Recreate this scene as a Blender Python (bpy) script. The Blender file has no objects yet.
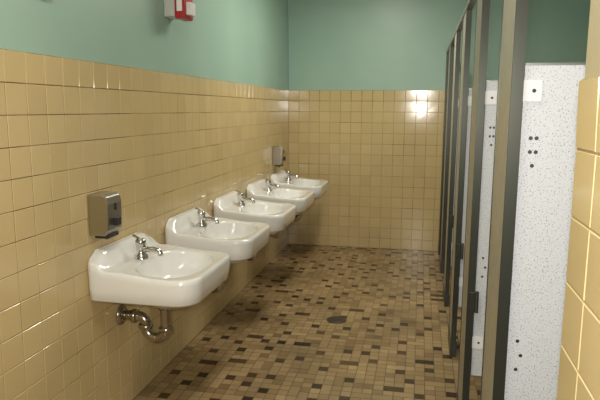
import bpy, bmesh, math, random
from mathutils import Vector, Matrix
random.seed(7)
S = bpy.context.scene
S.view_settings.view_transform = 'Standard'

# ---------------- dimensions ----------------
XL=-1.35; XS=0.218; XR=1.75; YB=5.97; YF=-1.3; H=2.75; TW=1.62; CAMH=1.43

# ---------------- materials ----------------
def mat(name, col, rough=0.5, metal=0.0, spec=None, coat=0.0):
    m=bpy.data.materials.new(name); m.use_nodes=True
    b=m.node_tree.nodes['Principled BSDF']
    b.inputs['Base Color'].default_value=(*col,1); b.inputs['Roughness'].default_value=rough
    b.inputs['Metallic'].default_value=metal
    if coat: b.inputs['Coat Weight'].default_value=coat; b.inputs['Coat Roughness'].default_value=0.06
    return m
def nodes(m): return m.node_tree.nodes, m.node_tree.links, m.node_tree.nodes['Principled BSDF']
def noise_mix(m, c1, c2, scale=5, lo=0.35, hi=0.65, detail=4, bump=0.0, bscale=None):
    n,l,b=nodes(m)
    tc=n.new('ShaderNodeTexCoord'); nz=n.new('ShaderNodeTexNoise'); nz.inputs['Scale'].default_value=scale; nz.inputs['Detail'].default_value=detail
    l.new(tc.outputs['Object'],nz.inputs['Vector'])
    r=n.new('ShaderNodeValToRGB'); r.color_ramp.elements[0].position=lo; r.color_ramp.elements[1].position=hi
    r.color_ramp.elements[0].color=(*c1,1); r.color_ramp.elements[1].color=(*c2,1)
    l.new(nz.outputs['Fac'],r.inputs['Fac']); l.new(r.outputs['Color'],b.inputs['Base Color'])
    if bump:
        n2=n.new('ShaderNodeTexNoise'); n2.inputs['Scale'].default_value=bscale or scale*4; l.new(tc.outputs['Object'],n2.inputs['Vector'])
        bp=n.new('ShaderNodeBump'); bp.inputs['Strength'].default_value=bump; bp.inputs['Distance'].default_value=0.002
        l.new(n2.outputs['Fac'],bp.inputs['Height']); l.new(bp.outputs['Normal'],b.inputs['Normal'])
    return m
def tone_mat(name, stops, rough, dirt=0.0, dscale=3):
    """tile material driven by a per-face 'tone' attribute, with gentle dirt noise"""
    m=mat(name,(1,1,1),rough); n,l,b=nodes(m)
    a=n.new('ShaderNodeAttribute'); a.attribute_name='tone'
    r=n.new('ShaderNodeValToRGB'); els=r.color_ramp.elements
    while len(els)<len(stops): els.new(0.5)
    for e,(p,c) in zip(els,stops): e.position=p; e.color=(*c,1)
    l.new(a.outputs['Fac'],r.inputs['Fac'])
    tc=n.new('ShaderNodeTexCoord'); nz=n.new('ShaderNodeTexNoise'); nz.inputs['Scale'].default_value=dscale; nz.inputs['Detail'].default_value=6
    l.new(tc.outputs['Object'],nz.inputs['Vector'])
    mr=n.new('ShaderNodeMapRange'); mr.inputs['From Min'].default_value=.35; mr.inputs['From Max'].default_value=.65
    mr.inputs['To Min'].default_value=1-dirt; mr.inputs['To Max'].default_value=1
    l.new(nz.outputs['Fac'],mr.inputs['Value'])
    mx=n.new('ShaderNodeMix'); mx.data_type='RGBA'; mx.blend_type='MULTIPLY'; mx.inputs['Factor'].default_value=1
    l.new(r.outputs['Color'],mx.inputs[6]); l.new(mr.outputs['Result'],mx.inputs[7]); l.new(mx.outputs[2],b.inputs['Base Color'])
    return m
M_tile=tone_mat('glazed_cream_tile',[(0,(.585,.45,.225)),(1,(.675,.53,.275))],0.12,0.07,2)
M_grout=noise_mix(mat('wall_grout',(.4,.3,.15),.8),(.09,.06,.03),(.40,.295,.15),scale=2.6,lo=.38,hi=.50,detail=5)
M_paint=noise_mix(mat('teal_wall_paint',(.2,.42,.33),.38),(.325,.49,.41),(.36,.525,.44),scale=1.5,bump=.25,bscale=60)
M_tan=mat('tan_wall_paint',(.42,.36,.22),.5)
M_ceil=noise_mix(mat('ceiling_paint',(.8,.8,.75),.8),(.7,.7,.66),(.76,.76,.72),scale=2)
M_ftile=tone_mat('floor_mosaic_tile',[(0,(.028,.017,.012)),(.15,(.10,.055,.028)),(.3,(.26,.175,.085)),(.6,(.38,.265,.13)),(1,(.48,.35,.185))],0.26,0.32,2.2)
M_fgrout=mat('floor_grout',(.10,.065,.035),.8)
M_porc=mat('white_porcelain',(.86,.86,.84),.12,coat=.5)
M_chrome=mat('polished_chrome',(.62,.61,.60),.14,1)
M_chromed=mat('tarnished_chrome',(.48,.45,.40),.22,1)
M_steel=mat('brushed_stainless',(.50,.47,.42),.30,1)
M_dark=mat('dark_plastic',(.02,.02,.02),.4)
M_edge=mat('dark_steel_edge_trim',(.07,.075,.06),.35,.6)
M_alu=mat('aluminium_rail',(.30,.30,.27),.35,.8)
M_pil=noise_mix(mat('pilaster_laminate',(.3,.27,.2),.4),(.36,.33,.25),(.42,.385,.30),scale=30)
M_panel=mat('speckled_white_laminate',(.8,.8,.8),.4)
def speck(m):
    n,l,b=nodes(m); tc=n.new('ShaderNodeTexCoord'); v=n.new('ShaderNodeTexNoise'); v.inputs['Scale'].default_value=270; v.inputs['Detail'].default_value=1
    l.new(tc.outputs['Object'],v.inputs['Vector']); r=n.new('ShaderNodeValToRGB')
    r.color_ramp.elements[0].position=.31; r.color_ramp.elements[0].color=(.34,.35,.37,1)
    r.color_ramp.elements[1].position=.43; r.color_ramp.elements[1].color=(.70,.72,.74,1)
    l.new(v.outputs['Fac'],r.inputs['Fac']); l.new(r.outputs['Color'],b.inputs['Base Color'])
speck(M_panel)
M_brk=mat('white_bracket',(.9,.9,.9),.3)
M_red=mat('red_alarm_plastic',(.45,.02,.02),.35)
M_grey=mat('grey_box',(.55,.55,.52),.45)
M_white=mat('white_plastic',(.85,.85,.82),.3)
M_diff=mat('lamp_diffuser',(1,1,1),.5); nodes(M_diff)[2].inputs['Emission Color'].default_value=(1,.95,.82,1); nodes(M_diff)[2].inputs['Emission Strength'].default_value=3

# ---------------- mesh helpers ----------------
def finish(name,bm,mats,smooth=False,parent=None,bevel=0,subsurf=0,autos=False):
    me=bpy.data.meshes.new(name); bm.normal_update(); bm.to_mesh(me); bm.free()
    for m in mats: me.materials.append(m)
    if smooth: 
        for p in me.polygons: p.use_smooth=True
    o=bpy.data.objects.new(name,me); S.collection.objects.link(o)
    if parent: o.parent=parent
    if bevel:
        md=o.modifiers.new('bevel','BEVEL'); md.width=bevel; md.segments=3; md.limit_method='ANGLE'; md.angle_limit=math.radians(40)
    if subsurf:
        md=o.modifiers.new('sub','SUBSURF'); md.levels=subsurf; md.render_levels=subsurf
    return o
def box(bm,x0,x1,y0,y1,z0,z1,mi=0):
    vs=[bm.verts.new((x,y,z)) for x in (x0,x1) for y in (y0,y1) for z in (z0,z1)]
    fs=[(0,1,3,2),(4,6,7,5),(0,4,5,1),(2,3,7,6),(0,2,6,4),(1,5,7,3)]
    for f in fs:
        fc=bm.faces.new([vs[i] for i in f]); fc.material_index=mi
    return vs
def frame(d):
    d=d.normalized(); a=Vector((0,0,1)) if abs(d.z)<.9 else Vector((1,0,0))
    u=d.cross(a).normalized(); return u,d.cross(u).normalized()
def lathe(bm,base,axis,prof,seg=24,mi=0,cap=True):
    base=Vector(base); axis=Vector(axis).normalized(); u,v=frame(axis); rings=[]
    for (r,h) in prof:
        rings.append([bm.verts.new(base+axis*h+(u*math.cos(t)+v*math.sin(t))*r) for t in [2*math.pi*i/seg for i in range(seg)]])
    for a,b in zip(rings,rings[1:]):
        for i in range(seg):
            f=bm.faces.new((a[i],a[(i+1)%seg],b[(i+1)%seg],b[i])); f.material_index=mi; f.smooth=True
    if cap:
        for r in (rings[0],rings[-1]):
            f=bm.faces.new(r); f.material_index=mi
def tube(bm,pts,rad,seg=18,mi=0):
    pts=[Vector(p) for p in pts]; rings=[]; n=len(pts)
    if not isinstance(rad,(list,tuple)): rad=[rad]*n
    up=None
    for i,p in enumerate(pts):
        d=(pts[min(i+1,n-1)]-pts[max(i-1,0)]).normalized()
        if up is None: up,_=frame(d)
        up=(up-d*up.dot(d)).normalized(); v=d.cross(up)
        rings.append([bm.verts.new(p+(up*math.cos(t)+v*math.sin(t))*rad[i]) for t in [2*math.pi*k/seg for k in range(seg)]])
    for a,b in zip(rings,rings[1:]):
        for i in range(seg):
            f=bm.faces.new((a[i],a[(i+1)%seg],b[(i+1)%seg],b[i])); f.material_index=mi; f.smooth=True
    for r in (rings[0],rings[-1]):
        f=bm.faces.new(r); f.material_index=mi
def fixn(bm): bmesh.ops.recalc_face_normals(bm,faces=bm.faces[:])

# ---------------- tiled walls ----------------
def tiled_wall(name,p0,du,nrm,length,tile_h,top,body_mat,T=.108,thick=.1,cap=True):
    """p0: floor start point on the finished tile surface; du along; nrm out of the wall"""
    bm=bmesh.new(); tone=bm.faces.layers.float.new('tone')
    p0=Vector(p0); du=Vector(du); nrm=Vector(nrm); up=Vector((0,0,1))
    def P(u,w,n): return p0+du*u+up*w+nrm*n
    def quadbox(u0,u1,w0,w1,n0,n1,mi):
        vs=[bm.verts.new(P(u,w,n)) for u in (u0,u1) for w in (w0,w1) for n in (n0,n1)]
        for f in [(0,1,3,2),(4,6,7,5),(0,4,5,1),(2,3,7,6),(0,2,6,4),(1,5,7,3)]:
            fc=bm.faces.new([vs[i] for i in f]); fc.material_index=mi; fc[tone]=.5
    quadbox(0,length,0,tile_h,-thick,-.0020,1)
    quadbox(0,length,tile_h,top,-thick,-.005,2)
    g=.0011; e=.0018
    rows=int(round(tile_h/T)); Th=tile_h/rows
    nc=int(math.ceil(length/T))
    for r in range(rows):
        for c in range(nc):
            u0=c*T+g; u1=min((c+1)*T-g,length); w0=r*Th+g; w1=(r+1)*Th-g
            if u1-u0<.012: continue
            tn=min(1,max(0,random.gauss(.5,.14)))
            tilt=[random.uniform(-.00022,.00022)-.0003 for _ in range(4)]
            lift=.004 if (cap and r==rows-1) else 0
            o=[(u0,w0),(u1,w0),(u1,w1),(u0,w1)]; i=[(u0+e,w0+e),(u1-e,w0+e),(u1-e,w1-e),(u0+e,w1-e)]
            ov=[bm.verts.new(P(a,b,-.0022)) for a,b in o]
            iv=[bm.verts.new(P(a,b,t+lift*(1 if k>1 else .3))) for k,((a,b),t) in enumerate(zip(i,tilt))]
            f=bm.faces.new(iv); f.material_index=0; f[tone]=tn
            for k in range(4):
                f=bm.faces.new((ov[k],ov[(k+1)%4],iv[(k+1)%4],iv[k])); f.material_index=0; f[tone]=tn*.8
    fixn(bm)
    return finish(name,bm,[M_tile,M_grout,body_mat])
tiled_wall('wall_left',(XL,YF,0),(0,1,0),(1,0,0),YB-YF,TW,H,M_paint)
tiled_wall('wall_back',(XL,YB,0),(1,0,0),(0,-1,0),XR-XL,TW,H,M_paint)
tiled_wall('wall_right',(XR,YF,0),(0,1,0),(-1,0,0),YB-YF,TW,H,M_paint)
tiled_wall('wall_entry_side',(.235,.97,0),(0,-1,0),(-1,0,0),.97-YF,1.477,H,M_tan,thick=.12)
bm=bmesh.new(); box(bm,XL-.1,XR+.1,YF-.1,YF-.002,0,H,0); finish('wall_front',bm,[M_paint])
bm=bmesh.new(); box(bm,XL-.1,XR+.1,YF-.1,YB+.1,H+.001,H+.1,0); finish('ceiling',bm,[M_ceil])

# ---------------- mosaic floor ----------------
def floor():
    rnd=random.Random(21)
    bm=bmesh.new(); tone=bm.faces.layers.float.new('tone')
    box(bm,XL-.1,XR+.1,YF-.1,YB+.1,-.1,-.0012,1)
    T=.0525; g=.0018
    nx=int((XR-XL)/T)+1; ny=int((YB-YF)/T)+1
    used=set(); dark=set()
    cells=[(i,j) for i in range(nx) for j in range(ny)]; rnd.shuffle(cells)
    for (i,j) in cells:
        if len(dark)>.092*nx*ny: break
        if any((i+a,j+b) in dark for a in (-1,0,1) for b in (-1,0,1)): continue
        if any((i+a,j+b) in dark for a,b in ((2,0),(-2,0),(0,2),(0,-2))) and rnd.random()<.6: continue
        dark.add((i,j))
    for j in range(ny):
        for i in range(nx):
            if (i,j) in used: continue
            w=h=1; rr=rnd.random()
            if (i,j) in dark:
                tn=rnd.uniform(0,.17)
                if rr<.15 and (i+1,j) not in used: w=2
            else:
                free=lambda a,b:(a,b) not in used and (a,b) not in dark and a<nx and b<ny
                tn=min(1,max(.28,rnd.gauss(.64,.16)))
                if rr<.08 and free(i+1,j): w=2
                elif rr<.16 and free(i,j+1): h=2
            for a in range(w):
                for b in range(h): used.add((i+a,j+b))
            x0=XL+i*T+g; x1=min(XL+(i+w)*T-g,XR); y0=YF+j*T+g; y1=min(YF+(j+h)*T-g,YB)
            if x1<=x0 or y1<=y0: continue
            z=rnd.uniform(-.0003,.0)
            dz=[z+rnd.uniform(-.00012,.00012) for _ in range(4)]
            c=[(x0,y0),(x1,y0),(x1,y1),(x0,y1)]
            top=[bm.verts.new((a,b,d)) for (a,b),d in zip(c,dz)]
            bot=[bm.verts.new((a,b,-.0013)) for a,b in c]
            f=bm.faces.new(top); f[tone]=tn
            for k in range(4):
                f=bm.faces.new((bot[k],bot[(k+1)%4],top[(k+1)%4],top[k])); f[tone]=tn*.6
    fixn(bm); finish('floor',bm,[M_ftile,M_fgrout])
floor()

# ---------------- floor drain ----------------
bm=bmesh.new()
lathe(bm,(-.52,3.80,0),(0,0,1),[(.068,.0),(.068,.003),(.06,.005),(.052,.003),(.052,.0035)],32,0)
for k in range(-3,4):
    hw=math.sqrt(max(0,.046**2-(k*.013)**2)); box(bm,-.52+k*.013-.0035,-.52+k*.013+.0035,3.80-hw,3.80+hw,.0036,.0045,1)
finish('floor_drain',bm,[mat('drain_metal',(.09,.07,.05),.5,.5),M_dark])

# ---------------- sinks ----------------
# local frame: lx = along wall (world +y), ly = out of wall (world +x), z
def rrect(t,c,hw,y0,y1,rf,rb,ins=0):
    hw-=ins; y1-=ins; dx,dy=math.cos(t),math.sin(t)
    def inside(x,y):
        if abs(x)>hw or y<y0 or y>y1: return False
        r=rf if y>(y0+y1)/2 else rb
        cx=hw-r; cy=(y1-r) if y>(y0+y1)/2 else (y0+r)
        if abs(x)>cx and ((y>cy) if y>(y0+y1)/2 else (y<cy)):
            return (abs(x)-cx)**2+(y-cy)**2<=r*r
        return True
    lo,hi=0,1
    for _ in range(26):
        m=(lo+hi)/2
        if inside(c[0]+dx*m,c[1]+dy*m): lo=m
        else: hi=m
    return (c[0]+dx*lo,c[1]+dy*lo)
def sell(t,c,a,b,n=2.6):
    ct,st=math.cos(t),math.sin(t)
    r=(abs(ct/a)**n+abs(st/b)**n)**(-1/n); return (c[0]+r*ct,c[1]+r*st)
SW=.272; SD=.478
def basin_mesh():
    bm=bmesh.new(); N=144; C=(0,.25); BC=(0,.290)
    T=[2*math.pi*i/N for i in range(N)]
    def sm(x): x=max(0,min(1,x)); return x*x*(3-2*x)
    def lift(x,y): return .072*sm((.086-y)/.056)*(1-.5*sm((abs(x)-.18)/.09))+ .020*sm((.34-y)/.25)
    rings=[]
    def add(fn,z,l=0):
        r=[]
        for t in T:
            x,y=fn(t); zz=z+(lift(x,y)*l); r.append(bm.verts.new((x,y,zz)))
        rings.append(r)
    out=lambda ins:(lambda t:rrect(t,C,SW,0.002,SD,.095,.022,ins))
    add(lambda t:sell(t,(0,.22),.03,.03,2),-.190)
    add(lambda t:sell(t,(0,.22),.08,.07,2),-.183)
    add(lambda t:sell(t,BC,.16,.12),-.155)
    add(lambda t:sell(t,BC,.19,.145),-.112)
    add(out(.030),-.108); add(out(.016),-.114); add(out(.009),-.106); add(out(.003),-.06); add(out(0),-.022,.7); add(out(.001),-.009,1); add(out(.005),-.002,1); add(out(.012),.001,1)
    add(out(.022),0,1)
    e0=out(.022); 
    for k in range(1,13):
        s=k/13
        def fn(t,s=s):
            a=e0(t); b=sell(t,BC,.222,.145); return (a[0]*(1-s)+b[0]*s,a[1]*(1-s)+b[1]*s)
        add(fn,-.003*s,1)
    add(lambda t:sell(t,BC,.220,.143),-.007,1)
    for s,z in [(.975,-.017),(.94,-.035),(.88,-.062),(.78,-.088),(.6,-.105),(.4,-.114),(.2,-.119),(.12,-.121)]:
        add(lambda t,s=s:sell(t,(0,BC[1]-.03*(1-s)),.220*s,.143*s, 2.6 if s>.5 else 2),z,.9 if s>.95 else (.5 if s>.9 else 0))
    for a,b in zip(rings,rings[1:]):
        for i in range(N): bm.faces.new((a[i],a[(i+1)%N],b[(i+1)%N],b[i]))
    bm.faces.new(rings[0]); bm.faces.new(rings[-1]); fixn(bm)
    return bm
def arc(c,r,a0,a1,n):
    return [(c[0],c[1]+r*math.cos(a0+(a1-a0)*i/n),c[2]+r*math.sin(a0+(a1-a0)*i/n)) for i in range(n+1)]
def make_sink_meshes():
    b=finish('basin',basin_mesh(),[M_porc],smooth=True)
    bm=bmesh.new(); lathe(bm,(0,.264,-.121),(0,0,1),[(.030,0),(.030,.003),(.022,.004),(.02,.001)],28,0); lathe(bm,(0,.264,-.1195),(0,0,1),[(.017,0),(.017,.001)],20,1)
    d=finish('drain_strainer',bm,[M_chrome,M_dark])
    # squat single-lever faucet on the rear deck
    bm=bmesh.new(); z0=.026; fy=.115
    lathe(bm,(0,fy,z0-.012),(0,0,1),[(.031,0),(.031,.014),(.027,.019),(.022,.024),(.021,.060),(.024,.064),(.024,.084),(.019,.091),(.004,.093)],28,0)
    tube(bm,[(0,fy,z0+.030),(0,fy+.03,z0+.034),(0,fy+.066,z0+.033),(0,fy+.088,z0+.028),(0,fy+.095,z0+.017),(0,fy+.096,z0+.008)],[.0145,.014,.0125,.012,.012,.0125],18,0)
    tube(bm,[(0,fy-.002,z0+.074),(0,fy-.018,z0+.086),(0,fy-.036,z0+.094)],[.008,.006,.007],12,0)
    f=finish('faucet',bm,[M_chrome])
    bm=bmesh.new(); ty=.225; q=-.062
    path=[(0,ty,-.175),(0,ty,-.21),(0,ty,-.245+q)]+arc((0,ty-.05,-.25+q),.05,0,-math.pi,12)+[(0,ty-.10,-.24+q)]+[(0,ty-.10-.03+.03*math.cos(a),-.232+q+.03*math.sin(a)) for a in [math.pi/2*k/6 for k in range(7)]]+[(0,.05,-.202+q),(0,.004,-.202+q)]
    tube(bm,path,.0235,20,0)
    for p,ax in [((0,ty,-.195),(0,0,-1)),((0,ty,-.240+q),(0,0,-1)),((0,ty-.10,-.258+q),(0,0,1)),((0,.06,-.202+q),(0,1,0))]:
        lathe(bm,p,ax,[(.0235,0),(.032,.002),(.034,.012),(.031,.023),(.0235,.025)],12,0)
    lathe(bm,(0,.003,-.202+q),(0,1,0),[(.048,0),(.047,.006),(.034,.016),(.024,.020)],28,0)
    tr=finish('p_trap',bm,[M_chromed])
    bm=bmesh.new()
    sx=.10
    lathe(bm,(sx,.003,-.18),(0,1,0),[(.028,0),(.027,.004),(.012,.010)],20,0)
    tube(bm,[(sx,.005,-.18),(sx,.06,-.18)],.009,12,0)
    lathe(bm,(sx,.05,-.18),(0,1,0),[(.012,0),(.015,.004),(.015,.03),(.01,.034)],14,0)
    lathe(bm,(sx,.084,-.18),(0,1,0),[(.006,0),(.006,.01),(.02,.012),(.02,.02),(.01,.024)],14,0)
    tube(bm,[(sx,.066,-.175),(sx,.068,-.14),(sx*.6,.09,-.12),(sx*.2,.11,-.10)],.005,10,0)
    box(bm,-.16,.16,.003,.012,-.13,-.09,1)
    sp=finish('supply_valve',bm,[M_chromed,M_dark])
    return [b,d,f,tr,sp]
parts=make_sink_meshes()
SINKZ=.736
ys=[2.400+.760*i for i in range(5)]
R=Matrix(((0,1,0,0),(1,0,0,0),(0,0,1,0),(0,0,0,1)))
for p in parts:
    p.data.transform(R); p.data.flip_normals()
for k,y in enumerate(ys):
    e=bpy.data.objects.new('wall_mounted_sink',None); S.collection.objects.link(e); e.location=(XL+.001,y,SINKZ); e.empty_display_size=.2
    for p in parts:
        if k==0: p.parent=e
        else:
            q=bpy.data.objects.new(p.name,p.data); q.parent=e; S.collection.objects.link(q)

# ---------------- soap dispensers ----------------
def dispenser(y,zc):
    e=bpy.data.objects.new('soap_dispenser',None); S.collection.objects.link(e); e.location=(XL+.001,y,zc)
    bm=bmesh.new(); w=.058
    prof=[(0,-.075),(.075,-.075),(.092,-.05),(.095,.06),(.088,.09),(.07,.10),(0,.10)]
    a=[bm.verts.new((x,-w,z)) for x,z in prof]; b=[bm.verts.new((x,w,z)) for x,z in prof]
    bm.faces.new(a); bm.faces.new(b[::-1])
    for i in range(len(a)): bm.faces.new((a[i],b[i],b[(i+1)%len(a)],a[(i+1)%len(a)]))
    fixn(bm); finish('housing',bm,[M_steel],parent=e,bevel=.006)
    bm=bmesh.new()
    lathe(bm,(.05,0,-.073),(0,0,-1),[(.028,0),(.028,.012),(.012,.018),(.009,.026)],20,0)
    box(bm,.090,.112,-.018,.018,-.035,.0,0)
    box(bm,.02,.082,-.045,.045,-.088,-.072,0)
    finish('push_valve',bm,[M_dark],parent=e,bevel=.003)
    bm=bmesh.new(); box(bm,.094,.098,-.006,.006,.03,.06,0); finish('sight_window',bm,[M_dark],parent=e)
dispenser(2.225,.975); dispenser(5.34,.985)

# ---------------- fire alarm ----------------
e=bpy.data.objects.new('fire_alarm_strobe',None); S.collection.objects.link(e); e.location=(XL-.004,3.05,1.965)
bm=bmesh.new(); box(bm,0,.06,-.06,.06,-.055,.075,0); finish('back_box',bm,[M_grey],parent=e,bevel=.005)
bm=bmesh.new(); box(bm,.0605,.115,-.065,.065,-.065,.085,0); finish('horn_body',bm,[M_red],parent=e,bevel=.008)
bm=bmesh.new(); box(bm,.1155,.14,-.035,.035,-.045,.02,0); box(bm,.075,.105,-.068,-.0655,-.03,.03,0); finish('strobe_lens',bm,[M_white],parent=e,bevel=.004)
bm=bmesh.new(); box(bm,0,.02,-.035,.035,-.05,.05,0); box(bm,.0205,.028,-.008,.008,-.015,.015,1); lathe(bm,(.02,0,.035),(1,0,0),[(.004,0),(.003,.0015)],10,1)
o=finish('wall_switch_plate',bm,[M_grey,M_dark],bevel=.003); o.location=(XL-.004,1.97,1.875)

# ---------------- toilet stalls ----------------
PT=.025; TOPZ=1.96; near=[1.55+.9*i for i in range(5)]; PW=.27
root=bpy.data.objects.new('toilet_stall_partitions',None); S.collection.objects.link(root)
for i,y in enumerate(near+[YB-.14]):
    pw=PW if i<5 else .135
    bm=bmesh.new()
    box(bm,XS,XS+PT,y+.004,y+pw-.004,.05,TOPZ,0)
    box(bm,XS-.002,XS+PT+.002,y,y+.008,.05,TOPZ,1); box(bm,XS-.002,XS+PT+.002,y+pw-.010,y+pw,.05,TOPZ,1)
    box(bm,XS-.005,XS+PT+.005,y-.003,y+pw+.002,0,.09,1)
    finish('pilaster',bm,[M_pil,M_edge],parent=root)
for i,y in enumerate(near):
    bm=bmesh.new(); yc=y+.02
    box(bm,XS+PT+.006,XR-.002,yc,yc+.025,.30,1.54,0)
    box(bm,XS+PT+.006,XR-.002,yc-.001,yc+.026,1.54,1.546,1)
    finish('side_panel',bm,[M_panel,M_alu],parent=root)
    bm=bmesh.new()
    for z in (1.478,.45):
        box(bm,XS+PT+.001,XS+PT+.048,yc-.005,yc-.0005,z-.026,z+.026,0)
        lathe(bm,(XS+PT+.030,yc-.005,z),(0,-1,0),[(.005,0),(.004,.002)],12,1)
    finish('panel_bracket',bm,[M_brk,M_dark],parent=root)
    bm=bmesh.new()
    for dx,z in [(.030,1.36),(.044,1.36),(.030,1.325),(.044,1.325),(.037,1.29),(.03,.82),(.04,.78),(.03,.74)]:
        lathe(bm,(XS+PT+dx,yc-.0003,z),(0,-1,0),[(.005,0),(.004,.0015)],12,0)
    finish('screw_hole',bm,[M_edge],parent=root)
    if i>0:
        bm=bmesh.new()
        box(bm,XS+.004,XS+PT+.016,y-.012,y-.0035,.60,.68,0)
        lathe(bm,(XS+PT+.010,y-.014,.595),(0,0,1),[(.008,0),(.008,.09)],12,0)
        finish('door_hinge',bm,[M_edge],parent=root,bevel=.002)
    # door folded open into the stall, hung on the far edge of this pilaster
    yd=y+PW+.01
    bm=bmesh.new(); box(bm,XS+PT+.01,XS+PT+.60,yd,yd+.025,.30,1.54,0); box(bm,XS+PT+.004,XS+PT+.0098,yd,yd+.025,.30,1.54,1)
    finish('stall_door',bm,[M_panel,M_edge],parent=root)
bm=bmesh.new(); box(bm,XS-.004,XS+PT+.004,near[0]-.03,YB-.002,TOPZ+.001,TOPZ+.03,0); finish('header_rail',bm,[M_alu],parent=root)

# ---------------- lighting ----------------
def fixture(x,y,w,l,power):
    e=bpy.data.objects.new('ceiling_light_fixture',None); S.collection.objects.link(e); e.location=(x,y,H)
    bm=bmesh.new(); box(bm,-w/2-.02,w/2+.02,-l/2-.02,l/2+.02,-.04,0,0); finish('housing',bm,[M_white],parent=e)
    bm=bmesh.new(); box(bm,-w/2,w/2,-l/2,l/2,-.075,-.041,0); finish('diffuser',bm,[M_diff],parent=e,bevel=.01)
    L=bpy.data.lights.new('fluorescent_tube_light','AREA'); L.shape='RECTANGLE'; L.size=w; L.size_y=l; L.energy=power; L.color=(1,.94,.82)
    o=bpy.data.objects.new('tube_light',L); o.parent=e; o.location=(0,0,-.09); S.collection.objects.link(o)
fixture(-.35,1.0,.3,1.2,15)
fixture(-.35,4.3,.3,1.2,27)
L=bpy.data.lights.new('camera_flash','AREA'); L.shape='RECTANGLE'; L.size=.06; L.size_y=.03; L.energy=25; L.color=(1,.96,.9)
o=bpy.data.objects.new('camera_flash',L); o.location=(-.02,-.02,1.49); o.rotation_euler=(math.radians(84),0,math.radians(9)); S.collection.objects.link(o)
w=bpy.data.worlds.new('World'); S.world=w; w.use_nodes=True; w.node_tree.nodes['Background'].inputs[0].default_value=(.8,.85,.8,1); w.node_tree.nodes['Background'].inputs[1].default_value=.2

# ---------------- camera ----------------
c=bpy.data.cameras.new('camera'); c.sensor_width=36; c.lens=35; c.clip_start=.02
co=bpy.data.objects.new('camera',c); S.collection.objects.link(co); S.camera=co
co.matrix_world=Matrix.Translation((0,0,CAMH)) @ Matrix.Rotation(math.radians(11.6),4,'Z') @ Matrix.Rotation(math.radians(90-8.87),4,'X') @ Matrix.Rotation(math.radians(.3),4,'Z')
